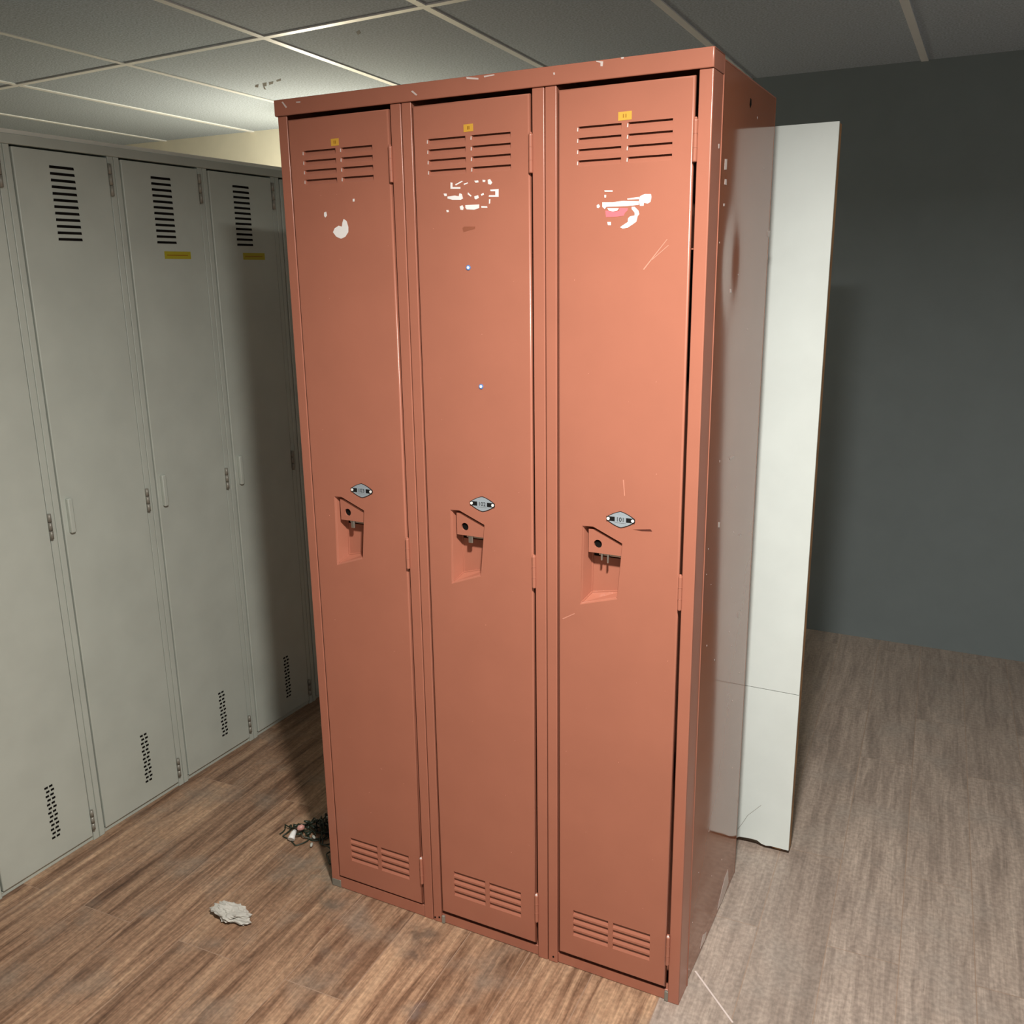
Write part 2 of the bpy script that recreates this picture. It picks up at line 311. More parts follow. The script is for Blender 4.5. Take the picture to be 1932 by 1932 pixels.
# outlines of the scuffs, sticker residue and stains (metres)
MARKS = {'D1':[[(0.1533,1.5954),(0.1604,1.591),(0.1638,1.5795),(0.1631,1.5696),(0.1551,1.5608),(0.1442,1.5573),(0.1327,1.5615),(0.1248,1.5705),(0.1297,1.5781),(0.1397,1.5827),(0.148,1.5808),(0.1496,1.5881)],[(0.1053,1.6095),(0.1108,1.611),(0.1123,1.6035),(0.1077,1.5995),(0.1048,1.603)],[(0.1786,1.6324),(0.1828,1.6325),(0.1824,1.6274),(0.1783,1.6273)]],'D2':[[(0.4049,1.6513),(0.4092,1.6505),(0.4089,1.6429),(0.426,1.6421),(0.4259,1.6389),(0.4045,1.64)],[(0.4148,1.6473),(0.4292,1.6527),(0.432,1.6516),(0.4162,1.6452)],[(0.4333,1.6475),(0.4418,1.6494),(0.4425,1.6476),(0.4339,1.6451)],[(0.4559,1.6515),(0.4643,1.6516),(0.4649,1.6481),(0.4586,1.6479)],[(0.4733,1.6523),(0.4795,1.6514),(0.4787,1.648),(0.4739,1.6482)],[(0.4843,1.6517),(0.4892,1.6526),(0.4938,1.646),(0.4903,1.6428),(0.4849,1.6442)],[(0.4888,1.6342),(0.5066,1.6345),(0.5063,1.6208),(0.4857,1.6217),(0.4865,1.6246),(0.4996,1.624),(0.4997,1.6308),(0.4901,1.6313)],[(0.3891,1.6322),(0.3956,1.6319),(0.3962,1.6277),(0.3911,1.6274)],[(0.3976,1.6265),(0.4134,1.6275),(0.422,1.6259),(0.4236,1.6311),(0.4285,1.6297),(0.4311,1.6214),(0.426,1.6193),(0.4082,1.6201),(0.3974,1.6229)],[(0.442,1.6319),(0.4496,1.6252),(0.4474,1.6241),(0.4412,1.6285)],[(0.4552,1.6243),(0.4636,1.6257),(0.4649,1.621),(0.4585,1.6184),(0.4558,1.6202)],[(0.4692,1.6271),(0.4748,1.6292),(0.4762,1.6262),(0.4706,1.6242)],[(0.4235,1.6076),(0.4293,1.6097),(0.432,1.6049),(0.4305,1.6009),(0.4248,1.6017)],[(0.4357,1.6095),(0.4653,1.6093),(0.4651,1.6029),(0.4545,1.6005),(0.4383,1.6017),(0.4356,1.6048)],[(0.4694,1.6062),(0.4819,1.6054),(0.4826,1.6028),(0.47,1.6033)],[(0.4864,1.6177),(0.4891,1.6175),(0.4883,1.6101),(0.4858,1.6096)],[(0.3938,1.6024),(0.3989,1.6022),(0.3995,1.5986),(0.3951,1.5982)]],'D3':[[(0.7138,1.6217),(0.729,1.621),(0.729,1.6188),(0.7144,1.6195)],[(0.7139,1.6142),(0.7172,1.614),(0.717,1.6097),(0.7142,1.6098)],[(0.7103,1.6023),(0.7299,1.6015),(0.748,1.6028),(0.7767,1.601),(0.7768,1.5951),(0.7542,1.5939),(0.7178,1.5944),(0.7148,1.5907),(0.7104,1.5947)],[(0.777,1.5999),(0.7789,1.6089),(0.7871,1.6122),(0.7982,1.6117),(0.7995,1.6069),(0.7979,1.599),(0.7933,1.5965),(0.7862,1.5979),(0.7857,1.5931),(0.7792,1.5934)],[(0.7558,1.6062),(0.7777,1.6079),(0.7778,1.6041),(0.7564,1.6046)],[(0.6999,1.5979),(0.7036,1.5994),(0.7061,1.5954),(0.7031,1.5928),(0.7,1.594)],[(0.7197,1.5921),(0.741,1.5912),(0.7386,1.5875),(0.7301,1.5862),(0.7222,1.5882)],[(0.7644,1.5924),(0.7698,1.5922),(0.7764,1.586),(0.7784,1.58),(0.7755,1.5768),(0.7733,1.5677),(0.7668,1.5636),(0.7579,1.5585),(0.7488,1.5571),(0.7439,1.5595),(0.7487,1.5626),(0.7577,1.5677),(0.7582,1.5737),(0.7617,1.5768),(0.7701,1.5781),(0.77,1.5825),(0.7645,1.5886)],[(0.72,1.5691),(0.7267,1.5689),(0.7268,1.5634),(0.7213,1.5636)]],'P3':[[(0.716,1.5882),(0.7197,1.588),(0.7301,1.5857),(0.7417,1.5866),(0.7422,1.5917),(0.7579,1.5905),(0.7567,1.5868),(0.752,1.5826),(0.7503,1.5784),(0.7364,1.5773),(0.7174,1.5774)]],'S2':[[(0.428,1.5684),(0.4324,1.5712),(0.4559,1.5704),(0.455,1.5663),(0.4408,1.5638),(0.4307,1.5612)]],'S3':[[(0.7785,1.0186),(0.8125,1.023),(0.8157,1.0193),(0.7962,1.0175)]],'L3':[[(0.7872,1.4883),(0.8287,1.5375),(0.8296,1.5367),(0.7892,1.4874)],[(0.8022,1.5041),(0.8318,1.5279),(0.8324,1.527),(0.8032,1.5032)],[(0.7569,1.1115),(0.759,1.1116),(0.7616,1.0816),(0.76,1.0815)],[(0.6346,0.8185),(0.6609,0.8339),(0.6609,0.8317),(0.6358,0.8165)]],'HD':[[(0.0175,1.8247),(0.0209,1.8252),(0.0308,1.814),(0.0274,1.8127)],[(0.0543,1.8222),(0.0651,1.8216),(0.0649,1.8194),(0.0552,1.8199)],[(0.3264,1.8159),(0.3303,1.817),(0.3402,1.8088),(0.3373,1.8075)],[(0.6973,1.8292),(0.7102,1.8268),(0.7093,1.8195),(0.7053,1.8199),(0.7052,1.8253),(0.6979,1.8274)],[(0.7414,1.8296),(0.7472,1.8296),(0.7463,1.8274),(0.7424,1.8275)],[(0.6179,1.8188),(0.6211,1.8188),(0.6211,1.815),(0.6186,1.8152)],[(0.4455,1.829),(0.4706,1.8248),(0.4705,1.8221),(0.4465,1.8254)],[(0.4815,1.8272),(0.503,1.8277),(0.503,1.8259),(0.4825,1.8245)]]}
SIDE = [[(0.3784,0.0597),(0.4084,0.0624),(0.4219,0.016),(0.363,0.0031),(0.3177,0.0108),(0.3297,0.026)],[(0.1871,0.0296),(0.2157,0.0129),(0.2187,-0.0078),(0.1774,0.0059),(0.1576,0.0263)],[(0.1025,1.6713),(0.1167,1.6726),(0.1162,1.6552),(0.1019,1.6539)],[(0.1081,1.6388),(0.1189,1.6396),(0.1206,1.6301),(0.106,1.6299)],[(0.1835,1.4512),(0.1955,1.4509),(0.1968,1.4441),(0.1847,1.4444)],[(0.4709,1.565),(0.4971,1.5648),(0.4901,1.5516),(0.4739,1.5533)],[(0.1654,1.0046),(0.1822,1.0005),(0.1799,0.9902),(0.1673,0.9933)],[(0.2316,1.1213),(0.2752,1.1189),(0.2804,1.1147),(0.2412,1.1152)],[(0.3705,0.7457),(0.3916,0.7385),(0.3893,0.7253),(0.3732,0.7322)],[(0.1043,1.5981),(0.1151,1.5987),(0.1122,1.5941),(0.105,1.5937)],[(0.3528,0.9323),(0.373,0.9271),(0.369,0.9234),(0.3538,0.9273)]]
CEIL = [[(-0.4669,0.939),(-0.4439,0.9236),(-0.462,0.9565),(-0.4854,0.9723)],[(-1.2714,1.3892),(-1.2542,1.3877),(-1.2979,1.4333),(-1.3012,1.4192)],[(-1.2287,1.3797),(-1.2017,1.3728),(-1.2492,1.4265),(-1.2631,1.4302),(-1.3004,1.4813),(-1.3002,1.4689)],[(-1.1949,1.3769),(-1.1665,1.371),(-1.2013,1.4079),(-1.2269,1.4161)],[(-1.1451,1.3612),(-1.1109,1.3481),(-1.1364,1.3777),(-1.1629,1.3846)]]

# ------------------------------------------------------------------ the setting
X0, X1, Y0, Y1 = -3.4, 3.0, -3.4, 2.27
bm = bmesh.new(); box(bm, X0, X1, Y0, Y1, -0.06, 0.0)
poly_plate(bm, [(0.9005, 0.1105), (0.9035, 0.113), (1.0125, 0.0065), (1.0095, 0.004)], lambda u, v, d: (u, v, 0.0002 + d), 0.0002, 1)
obj('floor', bm, [FLOOR, CHIP_GLINT]); tag(bpy.data.objects['floor'], kind='structure', label='brown wood-look vinyl plank floor')
bm = bmesh.new(); box(bm, X0, X1, Y0, Y1, ZC, ZC + 0.06)
for pl in CEIL: poly_plate(bm, pl, lambda u, v, d: (u, v, ZC - 0.0003 - d), 0.0002, 1)
ceil = obj('ceiling', fix(bm), [TILE, STAIN]); tag(ceil, kind='structure', label='suspended ceiling of grey speckled tiles with white bars')
def bar(p, q, wdt=0.024, th=0.004):
    p = Vector((*p, 0)); q = Vector((*q, 0)); d = (q - p).normalized(); n = Vector((-d.y, d.x, 0)) * wdt / 2
    bm = bmesh.new()
    pts = [p + n, p - n, q - n, q + n]
    poly_plate(bm, [(v.x, v.y) for v in pts], lambda u, v, dd: (u, v, ZC + 0.001 - dd), th + 0.001)
    obj('grid_bar', fix(bm), BAR, ceil)
def ext(a, b, y0, y1):        # line through a, b cut at y0, y1
    f = lambda y: (a[0] + (b[0] - a[0]) * (y - a[1]) / (b[1] - a[1]), y)
    return f(y0), f(y1)
bar(*ext((-0.747, 0.864), (-0.811, 1.667), Y0, Y1))
bar(*ext((-0.136, 0.745), (-0.189, 1.657), Y0, Y1))
bar(*ext((0.4363, 1.075), (0.4232, 1.672), Y0, Y1))
for dx in (-1.37, -1.99, -2.60): bar((dx + 0.2, Y0), (dx - 0.1, Y1))
for dx in (1.04, 1.65, 2.26): bar((dx, Y0), (dx - 0.01, Y1))
def extx(a, b, x0, x1):
    f = lambda x: (x, a[1] + (b[1] - a[1]) * (x - a[0]) / (b[0] - a[0]))
    return f(x0), f(x1)
bar(*extx((-0.8126, 0.8489), (-0.0699, 0.8008), X0, X1), th=0.0043)
for y in (-0.42, -1.64, -2.86): bar((X0, y + 0.12), (X1, y - 0.12), th=0.0043)
def wall(name, x0, x1, y0, y1, mat):
    bm = bmesh.new(); box(bm, x0, x1, y0, y1, 0, ZC); o = obj(name, bm, mat); tag(o, kind='structure'); return o
wall('wall_back_left', X0, -0.8, Y1, Y1 + 0.1, CREAM_LIT)  # half near the rear lamp, its glow put into the colour
wall('wall_back_right', -0.8, X1, Y1, Y1 + 0.1, TEAL_SHADE)  # same wall further off, shade put into the darker colour
wall('wall_front', X0, X1, Y0 - 0.1, Y0, PALEW)
wall('wall_left', X0 - 0.1, X0, Y0, Y1, PALEW)
wall('wall_right', X1, X1 + 0.1, Y0, Y1, PALEW)

# ------------------------------------------------------------------ red-brown bank of three lockers
W, H, D = 0.899, 1.83, 0.487
bank = empty('locker_bank', (W / 2, D / 2, 0), 'tall scuffed salmon-red metal bank of three lockers standing on the plank floor', 'lockers')
front = lambda u, v, d: (u, -d, v)
def marks(bm, polys, y, th, mi):
    for pl in polys: poly_plate(bm, pl, lambda u, v, d: (u, y - d, v), th, mi)
# sheet metal body: back, bottom, top, partitions
bm = bmesh.new()
box(bm, 0.002, 0.8955, D - 0.002, D, 0.002, H - 0.004)
box(bm, 0.002, 0.8955, 0.012, D - 0.002, H - 0.006, H - 0.004)
box(bm, 0.002, 0.8955, 0.02, D - 0.002, 0.012, 0.014)
for px in (0.2990, 0.5990): box(bm, px, px + 0.002, 0.03, D - 0.002, 0.014, H - 0.006)
for u in (0, 0.2995, 0.599):
    box(bm, u + 0.006, u + 0.286, 0.03, D - 0.004, 1.52, 1.522)
obj('cabinet_body', bm, RED, bank)
bm = bmesh.new(); box(bm, 0.0, 0.002, 0.03, D, 0.002, H - 0.004); obj('side_panel', bm, RED, bank)
# right side panel, a slightly dented sheet
bm = bmesh.new()
nx, nz = 24, 90
ya, yb, za, zb = 0.055, D, 0.002, H - 0.004
def dent(y, z):
    r = math.hypot((y - 0.19) / 0.05, (z - 1.50) / 0.07)
    k = -0.0022 * math.exp(-r * r)
    k += 0.0012 * math.sin(7 * (y - 0.05)) * math.sin(3.1 * z + 0.5)
    edge = max(0, z - 1.72); k -= 0.05 * edge * edge * (1 if y < 0.2 else 0.4)
    e = min(y - ya, yb - y) / 0.02
    return k * min(1, max(0, e))
g = [[bm.verts.new((0.8955 + dent(ya + (yb-ya)*i/nx, za + (zb-za)*j/nz), ya + (yb-ya)*i/nx, za + (zb-za)*j/nz)) for j in range(nz+1)] for i in range(nx+1)]
for i in range(nx):
    for j in range(nz):
        f = bm.faces.new((g[i][j], g[i+1][j], g[i+1][j+1], g[i][j+1])); f.smooth = True
box(bm, 0.8935, 0.8958, D - 0.003, D + 0.001, 0.002, H - 0.004, 0.0008)
def side_at(u, v, d): return (0.8957 + dent(u, v) + d, u, v)
for pl in SIDE:
    if min(v for u, v in pl) > 0.0: poly_plate(bm, pl, side_at, 0.0003, 1)
poly_plate(bm, [(0.262, 1.781), (0.268, 1.776), (0.276, 1.783), (0.274, 1.792), (0.266, 1.793)], side_at, 0.0003, 2)
poly_plate(bm, [(0.17, 0.012), (0.21, 0.006), (0.22, 0.02), (0.19, 0.034)], side_at, 0.0003, 1)
for k in range(26):
    y = random.uniform(0.07, 0.47); z = random.uniform(0.03, 1.78); s = random.uniform(0.0008, 0.0022)
    poly_plate(bm, [(y - s, z), (y, z - s * 1.6), (y + s, z), (y, z + s)], side_at, 0.0003, 1)
obj('side_panel', bm, [REDS, CHIP_GLINT, DARK], bank)
# door frame
bm = bmesh.new(); box(bm, -0.0035, 0.8995, -0.0045, 0.0, 1.799, H, 0.002, seg=3)
box(bm, -0.0035, 0.8995, -0.002, 0.060, H - 0.004, H, 0.0012)
box(bm, -0.0035, -0.0010, -0.002, 0.060, 1.799, H - 0.001, 0.0008); box(bm, 0.8968, 0.8995, -0.002, 0.062, 1.799, H - 0.001, 0.0008)
marks(bm, MARKS['HD'], -0.0046, 0.0003, 1)
obj('header_rail', bm, [RED, CHIP_GLINT], bank)
def stile(x0, x1, side=0):
    bm = bmesh.new()
    box(bm, x0, x1, 0.0, 0.0045, 0.0, 1.7995, 0.0020, seg=4)
    if side <= 0: box(bm, x0, x0 + 0.0022, 0.001, 0.062 if side else 0.03, 0.0, 1.7985, 0.0009)
    if side >= 0: box(bm, x1 - 0.0022, x1, 0.001, 0.062 if side else 0.03, 0.0, 1.7985, 0.0009)
    if side > 0: box(bm, x1 - 0.005, x1 + 0.0012, 0.0595, 0.0640, 0.0, 1.8255, 0.0018)
    if side > 0: poly_plate(bm, [(0.8985 + 0.0016, 0.0)]*0 or [(0.024, 1.6895), (0.030, 1.690), (0.030, 1.683), (0.025, 1.682)], lambda u, v, d: (x1 + 0.0001 + d, u + 0.02, v), 0.0003, 1)
    return bm
obj('frame_stile', stile(0.0005, 0.0238, -1), [RED, CHIP_GLINT], bank)
for a, b in ((0.2745, 0.2984), (0.3000, 0.3218), (0.5742, 0.5980), (0.5996, 0.6218)):
    obj('frame_stile', stile(a, b), [RED, CHIP_GLINT], bank)
obj('frame_stile', stile(0.8745, 0.8985, 1), [RED, CHIP_GLINT], bank)
for a, b, ry in ((0.0238, 0.2745, 0.001), (0.3218, 0.5742, 0.004), (0.6218, 0.8745, 0.004)):
    zr = 0.0315 if ry < 0.002 else 0.0255
    bm = bmesh.new(); box(bm, a, b, ry, ry + 0.0025, 0.001, zr, 0.001); box(bm, a, b, ry + 0.0005, 0.03, zr - 0.004, zr - 0.002, 0.0008)
    obj('bottom_rail', bm, RED, bank)
for a, b, hh in ((0.001, 0.028, 0.021), (0.3225, 0.3300, 0.020), (0.8675, 0.8755, 0.024)):
    bm = bmesh.new(); box(bm, a, b, -0.0006, 0.006, 0.0008, hh, 0.001); tag(obj('foot_bracket', bm, GREYM, bank), 'bare grey metal corner foot')
for x, z in ((0.3160, 0.014), (0.6120, 0.014), (0.3045, 0.010)):
    bm = bmesh.new(); poly_plate(bm, [(x + 0.0022 * math.cos(t), z + 0.0024 * math.sin(t)) for t in [k * math.pi / 4 for k in range(8)]], lambda u, v, d: (u, -0.0002 - d, v), 0.0006)
    tag(obj('rivet_hole', fix(bm), DARK, bank), 'small dark rivet hole')

YD = -0.0020      # door face
def door_mesh(x0, x1, z0, z1, holes, mats_extra):
    """face with holes, hemmed edges"""
    bm = bmesh.new(); r = 0.0035
    outer = [(x0 + r, z0 + r), (x1 - r, z0 + r), (x1 - r, z1 - r), (x0 + r, z1 - r)]
    loops = [outer] + holes
    flat = [p for l in loops for p in l]
    vs = [bm.verts.new((p[0], YD, p[1])) for p in flat]
    for t in tri_holes(loops):
        bm.faces.new([vs[i] for i in t])
    prev = vs[:4]
    for k in range(1, 5):
        a = k / 4 * math.pi / 2
        o = r * (1 - math.sin(a)); y = YD + r * (1 - math.cos(a))
        cur = [bm.verts.new((x, y, z)) for x, z in ((x0 + o, z0 + o), (x1 - o, z0 + o), (x1 - o, z1 - o), (x0 + o, z1 - o))]
        for i in range(4):
            f = bm.faces.new((prev[i], prev[(i+1) % 4], cur[(i+1) % 4], cur[i])); f.smooth = True
        prev = cur
    cur = [bm.verts.new((v.co.x, 0.006, v.co.z)) for v in prev]
    for i in range(4): bm.faces.new((prev[i], prev[(i+1) % 4], cur[(i+1) % 4], cur[i]))
    inn = [bm.verts.new((v.co.x + (0.010 if i in (0, 3) else -0.010), 0.0065, v.co.z + (0.012 if i < 2 else -0.012))) for i, v in enumerate(cur)]
    for i in range(4): bm.faces.new((cur[i], cur[(i+1) % 4], inn[(i+1) % 4], inn[i]))
    return bm, vs
def louver(bm, vs4, x0, x1, zb, zt, depth=0.0085):
    """vs4: face vertices of the hole, order bl br tr tl; sloping face runs from the bottom edge back to depth at the top"""
    bl, br_, tr, tl = vs4
    a = bm.verts.new((x0 + 0.0015, YD + depth, zt + 0.0015)); b = bm.verts.new((x1 - 0.0015, YD + depth, zt + 0.0015))
    for q in ((bl, br_, b, a), (bl, a, tl), (br_, tr, b)):
        f = bm.faces.new(q)
def build_door(i, u, pk, badge_text, bx, vt, vb, vx_t, vx_b, extra):
    x0, x1, z0, z1 = (u + 0.0265, u + 0.2705, 0.0355, 1.7910)
    if i == 2: x0, x1 = u + 0.0275, u + 0.2700
    holes = []; lv = []
    for zt in [vt - k * 0.0183 for k in range(4)]:
        for a, b in vx_t: holes.append([(a, zt - 0.0105), (b, zt - 0.0105), (b, zt), (a, zt)])
    for zt in [vb - k * 0.0172 for k in range(4)]:
        for a, b in vx_b: holes.append([(a, zt - 0.0128), (b, zt - 0.0128), (b, zt), (a, zt)])
    holes.append(pk)
    bm, vs = door_mesh(x0, x1, z0, z1, holes, None)
    k = 4
    for h in holes[:-1]:
        louver(bm, vs[k:k+4], h[0][0], h[1][0], h[0][1], h[2][1]); k += 4
    fix(bm)
    # fold of the recessed scuffs on the face
    for key, mi in extra: marks(bm, MARKS[key], YD - 0.0001, 0.00025, mi)
    rnd = random.Random(40 + i)
    for q in range(16):
        x = rnd.uniform(x0 + 0.01, x1 - 0.01); z = rnd.uniform(0.2, 1.7); s = rnd.uniform(0.0005, 0.0011)
        marks(bm, [[(x - s, z), (x, z - s), (x + s, z), (x, z + s)]], YD - 0.0001, 0.0002, 4)
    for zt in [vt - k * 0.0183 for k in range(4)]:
        for a, b in vx_t: marks(bm, [[(a - 0.0022, zt - 0.0075), (a + 0.0002, zt - 0.0080), (a + 0.0004, zt - 0.0020), (a - 0.0014, zt - 0.0015)]], YD - 0.0001, 0.0003, 6)  # pale flecks painted as highlights on the louvre left ends
    door = obj('door', bm, [RED, WHITEP, PINK, SMUDGE, SCRATCH, DSCR, CHIP_GLINT], bank)
    # recessed handle pocket
    bm = bmesh.new(); dp = 0.030
    n = len(pk)
    cx = sum(p[0] for p in pk) / n; cz = sum(p[1] for p in pk) / n
    rim = [bm.verts.new((p[0], YD, p[1])) for p in pk]
    lip = [bm.verts.new((p[0] + (cx - p[0]) * 0.045, YD + 0.0025, p[1] + (cz - p[1]) * 0.03)) for p in pk]
    # order of pk: bl, br, tr, tm, tl
    bl, br_, tr, tm, tl = pk
    inner = [(bl[0] + 0.013, bl[1] + 0.0185), (br_[0] - 0.003, br_[1] + 0.006), (tr[0] - 0.004, tr[1] - 0.004), (tm[0] + 0.002, tm[1] - 0.004), (tl[0] + 0.012, tl[1] - 0.004)]
    inn = [bm.verts.new((p[0], YD + dp, p[1])) for p in inner]
    for j in range(n):
        q = (j + 1) % n
        bm.faces.new((rim[j], rim[q], lip[q], lip[j])); bm.faces.new((lip[j], lip[q], inn[q], inn[j]))
    bm.faces.new(inn)
    bmesh.ops.bevel(bm, geom=[e for e in bm.edges if all(v in inn or v in lip for v in e.verts)], offset=0.0022, segments=2, affect='EDGES')
    for f in bm.faces: f.smooth = False
    poc = obj('handle_pocket', fix(bm), RED, door)
    bm = bmesh.new(); zs = tl[1] - 0.0525
    box(bm, tl[0] + 0.0145, tr[0] - 0.0075, YD + dp - 0.0035, YD + dp - 0.0010, zs - 0.013, zs + 0.022, 0.001)  # dark block added to deepen the shade under the plate
    tag(obj('latch_shade', fix(bm), DARK, door), 'dark block added as shade behind the latch')
    # plate with the keyhole across the upper part of the pocket
    hx, hz, hr = tl[0] + 0.0305, tl[1] - 0.0345, 0.0084
    zbot = tl[1] - 0.0525
    P = [(tl[0] + 0.0115, zbot), (tr[0] - 0.0035, zbot - 0.0005), (tr[0] - 0.0025, tr[1] - 0.0045), (tm[0] + 0.0015, tm[1] - 0.0065), (tl[0] + 0.0115, tl[1] - 0.0065)]
    C = [(hx + hr * math.cos(-t), hz + hr * math.sin(-t)) for t in [q * math.pi / 8 for q in range(16)]]
    bm = bmesh.new(); y0, y1 = YD + 0.0055, YD + 0.0135
    flat = P + C
    for y in (y0, y1):
        vv = [bm.verts.new((p[0], y, p[1])) for p in flat]
        for t in tri_holes([P, C]): bm.faces.new([vv[q] for q in t])
        if y == y0: va = vv
    for rng in (range(0, 5), range(5, 21)):
        r_ = list(rng)
        for q in range(len(r_)):
            a, b = r_[q], r_[(q + 1) % len(r_)]
            bm.faces.new((va[a], va[b], vv[b], vv[a]))
    obj('lock_plate', fix(bm), RED, door)
    bm = bmesh.new(); poly_plate(bm, [(hx + (hr + 0.001) * math.cos(t), hz + (hr + 0.001) * math.sin(t)) for t in [q * math.pi / 8 for q in range(16)]], lambda a, b, d: (a, y0 + 0.0045 + d, b), 0.003)
    tag(obj('lock_hole', fix(bm), DARK, door), 'black round lock hole')
    # latch fingers below the plate
    bm = bmesh.new()
    for fx, w_, ln in (((0.036, 0.009, 0.017),), ((0.037, 0.010, 0.016),), ((0.036, 0.0035, 0.015), (0.0485, 0.0035, 0.019)))[i]:
        a = tl[0] + fx
        box(bm, a, a + w_, YD + 0.0070, YD + 0.0115, zbot - ln, zbot + 0.002, 0.0012)
    box(bm, tl[0] + 0.030, tr[0] - 0.006, YD + 0.0125, YD + 0.0170, zbot - 0.006, zbot + 0.02, 0.001)
    tag(obj('latch', fix(bm), STEEL, door), 'dull metal latch finger')
    # number badge
    bm = bmesh.new(); bz = 1.0352; a_, b_ = 0.0305, 0.0158
    def outline(s):
        pts = []
        for q in range(40):
            t = 2 * math.pi * q / 40
            c, s_ = math.cos(t), math.sin(t)
            e = abs(c) ** 1.0
            r = 1.0 / ((abs(c) ** 1.30 + abs(s_) ** 1.30) ** (1 / 1.30))
            x = c * r * a_ * s; z = s_ * r * b_ * s
            if abs(x) > a_ * 0.93 * s: x = math.copysign(a_ * 0.93 * s, x)
            pts.append((bx + x, bz + z))
        return pts
    poly_plate(bm, outline(1.0), lambda u_, v_, d: (u_, YD - 0.0001 - d, v_), 0.0012, 1)
    poly_plate(bm, outline(0.93), lambda u_, v_, d: (u_, YD - 0.0013 - d, v_), 0.0004, 0)
    band = [(bx - 0.0280, bz - 0.0043), (bx + 0.0280, bz - 0.0043), (bx + 0.0280, bz + 0.0043), (bx - 0.0280, bz + 0.0043)]
    poly_plate(bm, band, lambda u_, v_, d: (u_, YD - 0.0017 - d, v_), 0.0003, 1)
    sq = [(bx - 0.0112, bz - 0.0062), (bx + 0.0112, bz - 0.0062), (bx + 0.0112, bz + 0.0062), (bx - 0.0112, bz + 0.0062)]
    poly_plate(bm, sq, lambda u_, v_, d: (u_, YD - 0.0019 - d, v_), 0.0005, 0)
    for s_ in (-1, 1):
        poly_plate(bm, [(bx + s_ * 0.0243 + 0.0030 * math.cos(t), bz + 0.0030 * math.sin(t)) for t in [q * math.pi / 6 for q in range(12)]], lambda u_, v_, d: (u_, YD - 0.0020 - d, v_), 0.0010, 2)
    fix(bm)
    tc = bpy.data.curves.new('t', 'FONT'); tc.body = badge_text; tc.size = 0.0115; tc.align_x = 'CENTER'; tc.align_y = 'CENTER'; tc.extrude = 0.00012
    to = bpy.data.objects.new('t', tc); COL.objects.link(to)
    dg = bpy.context.evaluated_depsgraph_get(); me = bpy.data.meshes.new_from_object(to.evaluated_get(dg))
    me.transform(Matrix.Translation((bx, YD - 0.0026, bz)) @ Matrix.Rotation(math.pi / 2, 4, 'X'))
    nf = len(bm.faces); bm.from_mesh(me); bm.faces.ensure_lookup_table()
    for f in bm.faces[nf:]: f.material_index = 1
    bpy.data.objects.remove(to); bpy.data.curves.remove(tc); bpy.data.meshes.remove(me)
    tag(obj('number_badge', bm, [BADGE, BLACK, PVC], door), 'black and silver diamond-shaped number badge')
    # yellow label
    lx, lz, lw, lh = [(0.1425, 1.7405, 0.0095, 0.0068), (0.4460, 1.7435, 0.0100, 0.0066), (0.7495, 1.7390, 0.0120, 0.0070)][i]
    bm = bmesh.new()
    poly_plate(bm, [(lx - lw, lz - lh), (lx + lw, lz - lh * 0.93), (lx + lw, lz + lh), (lx - lw, lz + lh * 0.96)], lambda a, b, d: (a, YD - 0.0001 - d, b), 0.0003, 0)
    for ddx in ((-0.0028, 0.0004), (-0.0026, 0.0005), (-0.0036, 0.0008))[i]:
        poly_plate(bm, [(lx + ddx, lz - 0.0028), (lx + ddx + 0.0019, lz - 0.0028), (lx + ddx + 0.0019, lz + 0.0030), (lx + ddx, lz + 0.0030)], lambda a, b, d: (a, YD - 0.0004 - d, b), 0.0001, 1)
    tag(obj('number_sticker', bm, [YEL, YELD], door), 'small yellow sticker with dark print')
    # hinges
    hxx = u + 0.2738
    for za_, zb_ in ((1.6580, 1.7240), (0.8740, 0.9410), (0.0940, 0.1620)):
        bm = bmesh.new()
        tube(bm, [(hxx, -0.0042, za_), (hxx, -0.0042, za_ + 0.0008), (hxx, -0.0042, za_ + 0.003), (hxx, -0.0042, zb_ - 0.003), (hxx, -0.0042, zb_ - 0.0008), (hxx, -0.0042, zb_)], lambda t: 0.0030 if t in (0, 1) else 0.0038, 12)
        for q in (1, 2):
            a = za_ + (zb_ - za_) * q / 3
            tube(bm, [(hxx, -0.0042, a - 0.0004), (hxx, -0.0042, a + 0.0004)], 0.0041, 12)
        box(bm, hxx - 0.0040, hxx + 0.0010, -0.0035, 0.004, za_, zb_)
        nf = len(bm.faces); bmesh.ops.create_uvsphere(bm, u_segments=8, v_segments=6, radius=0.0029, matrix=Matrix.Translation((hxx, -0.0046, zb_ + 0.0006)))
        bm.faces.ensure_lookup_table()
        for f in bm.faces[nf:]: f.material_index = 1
        obj('hinge', fix(bm), [RED, CHIP_GLINT if za_ < 0.5 else RED], door)  # bottom hinges: pale cap is a painted highlight
    # black slot where the gap shows below each hinge stays open; inner door lining keeps the inside dark
    return door
def pocket(dx_bl, z_bl, dx_br, z_br, dx_tr, z_tr, dx_tm, z_tm, dx_tl, z_tl):
    return [(dx_bl, z_bl), (dx_br, z_br), (dx_tr, z_tr), (dx_tm, z_tm), (dx_tl, z_tl)]
d1 = build_door(0, 0.0, pocket(0.0811, 0.8553, 0.1535, 0.8797, 0.1640, 0.9908, 0.1047, 1.0157, 0.0850, 1.0148), '103', 0.1612, 1.7295, 0.1560,
                [(0.0625, 0.1425), (0.1560, 0.2310)], [(0.0687, 0.1480), (0.1580, 0.2375)], [('D1', 1)])
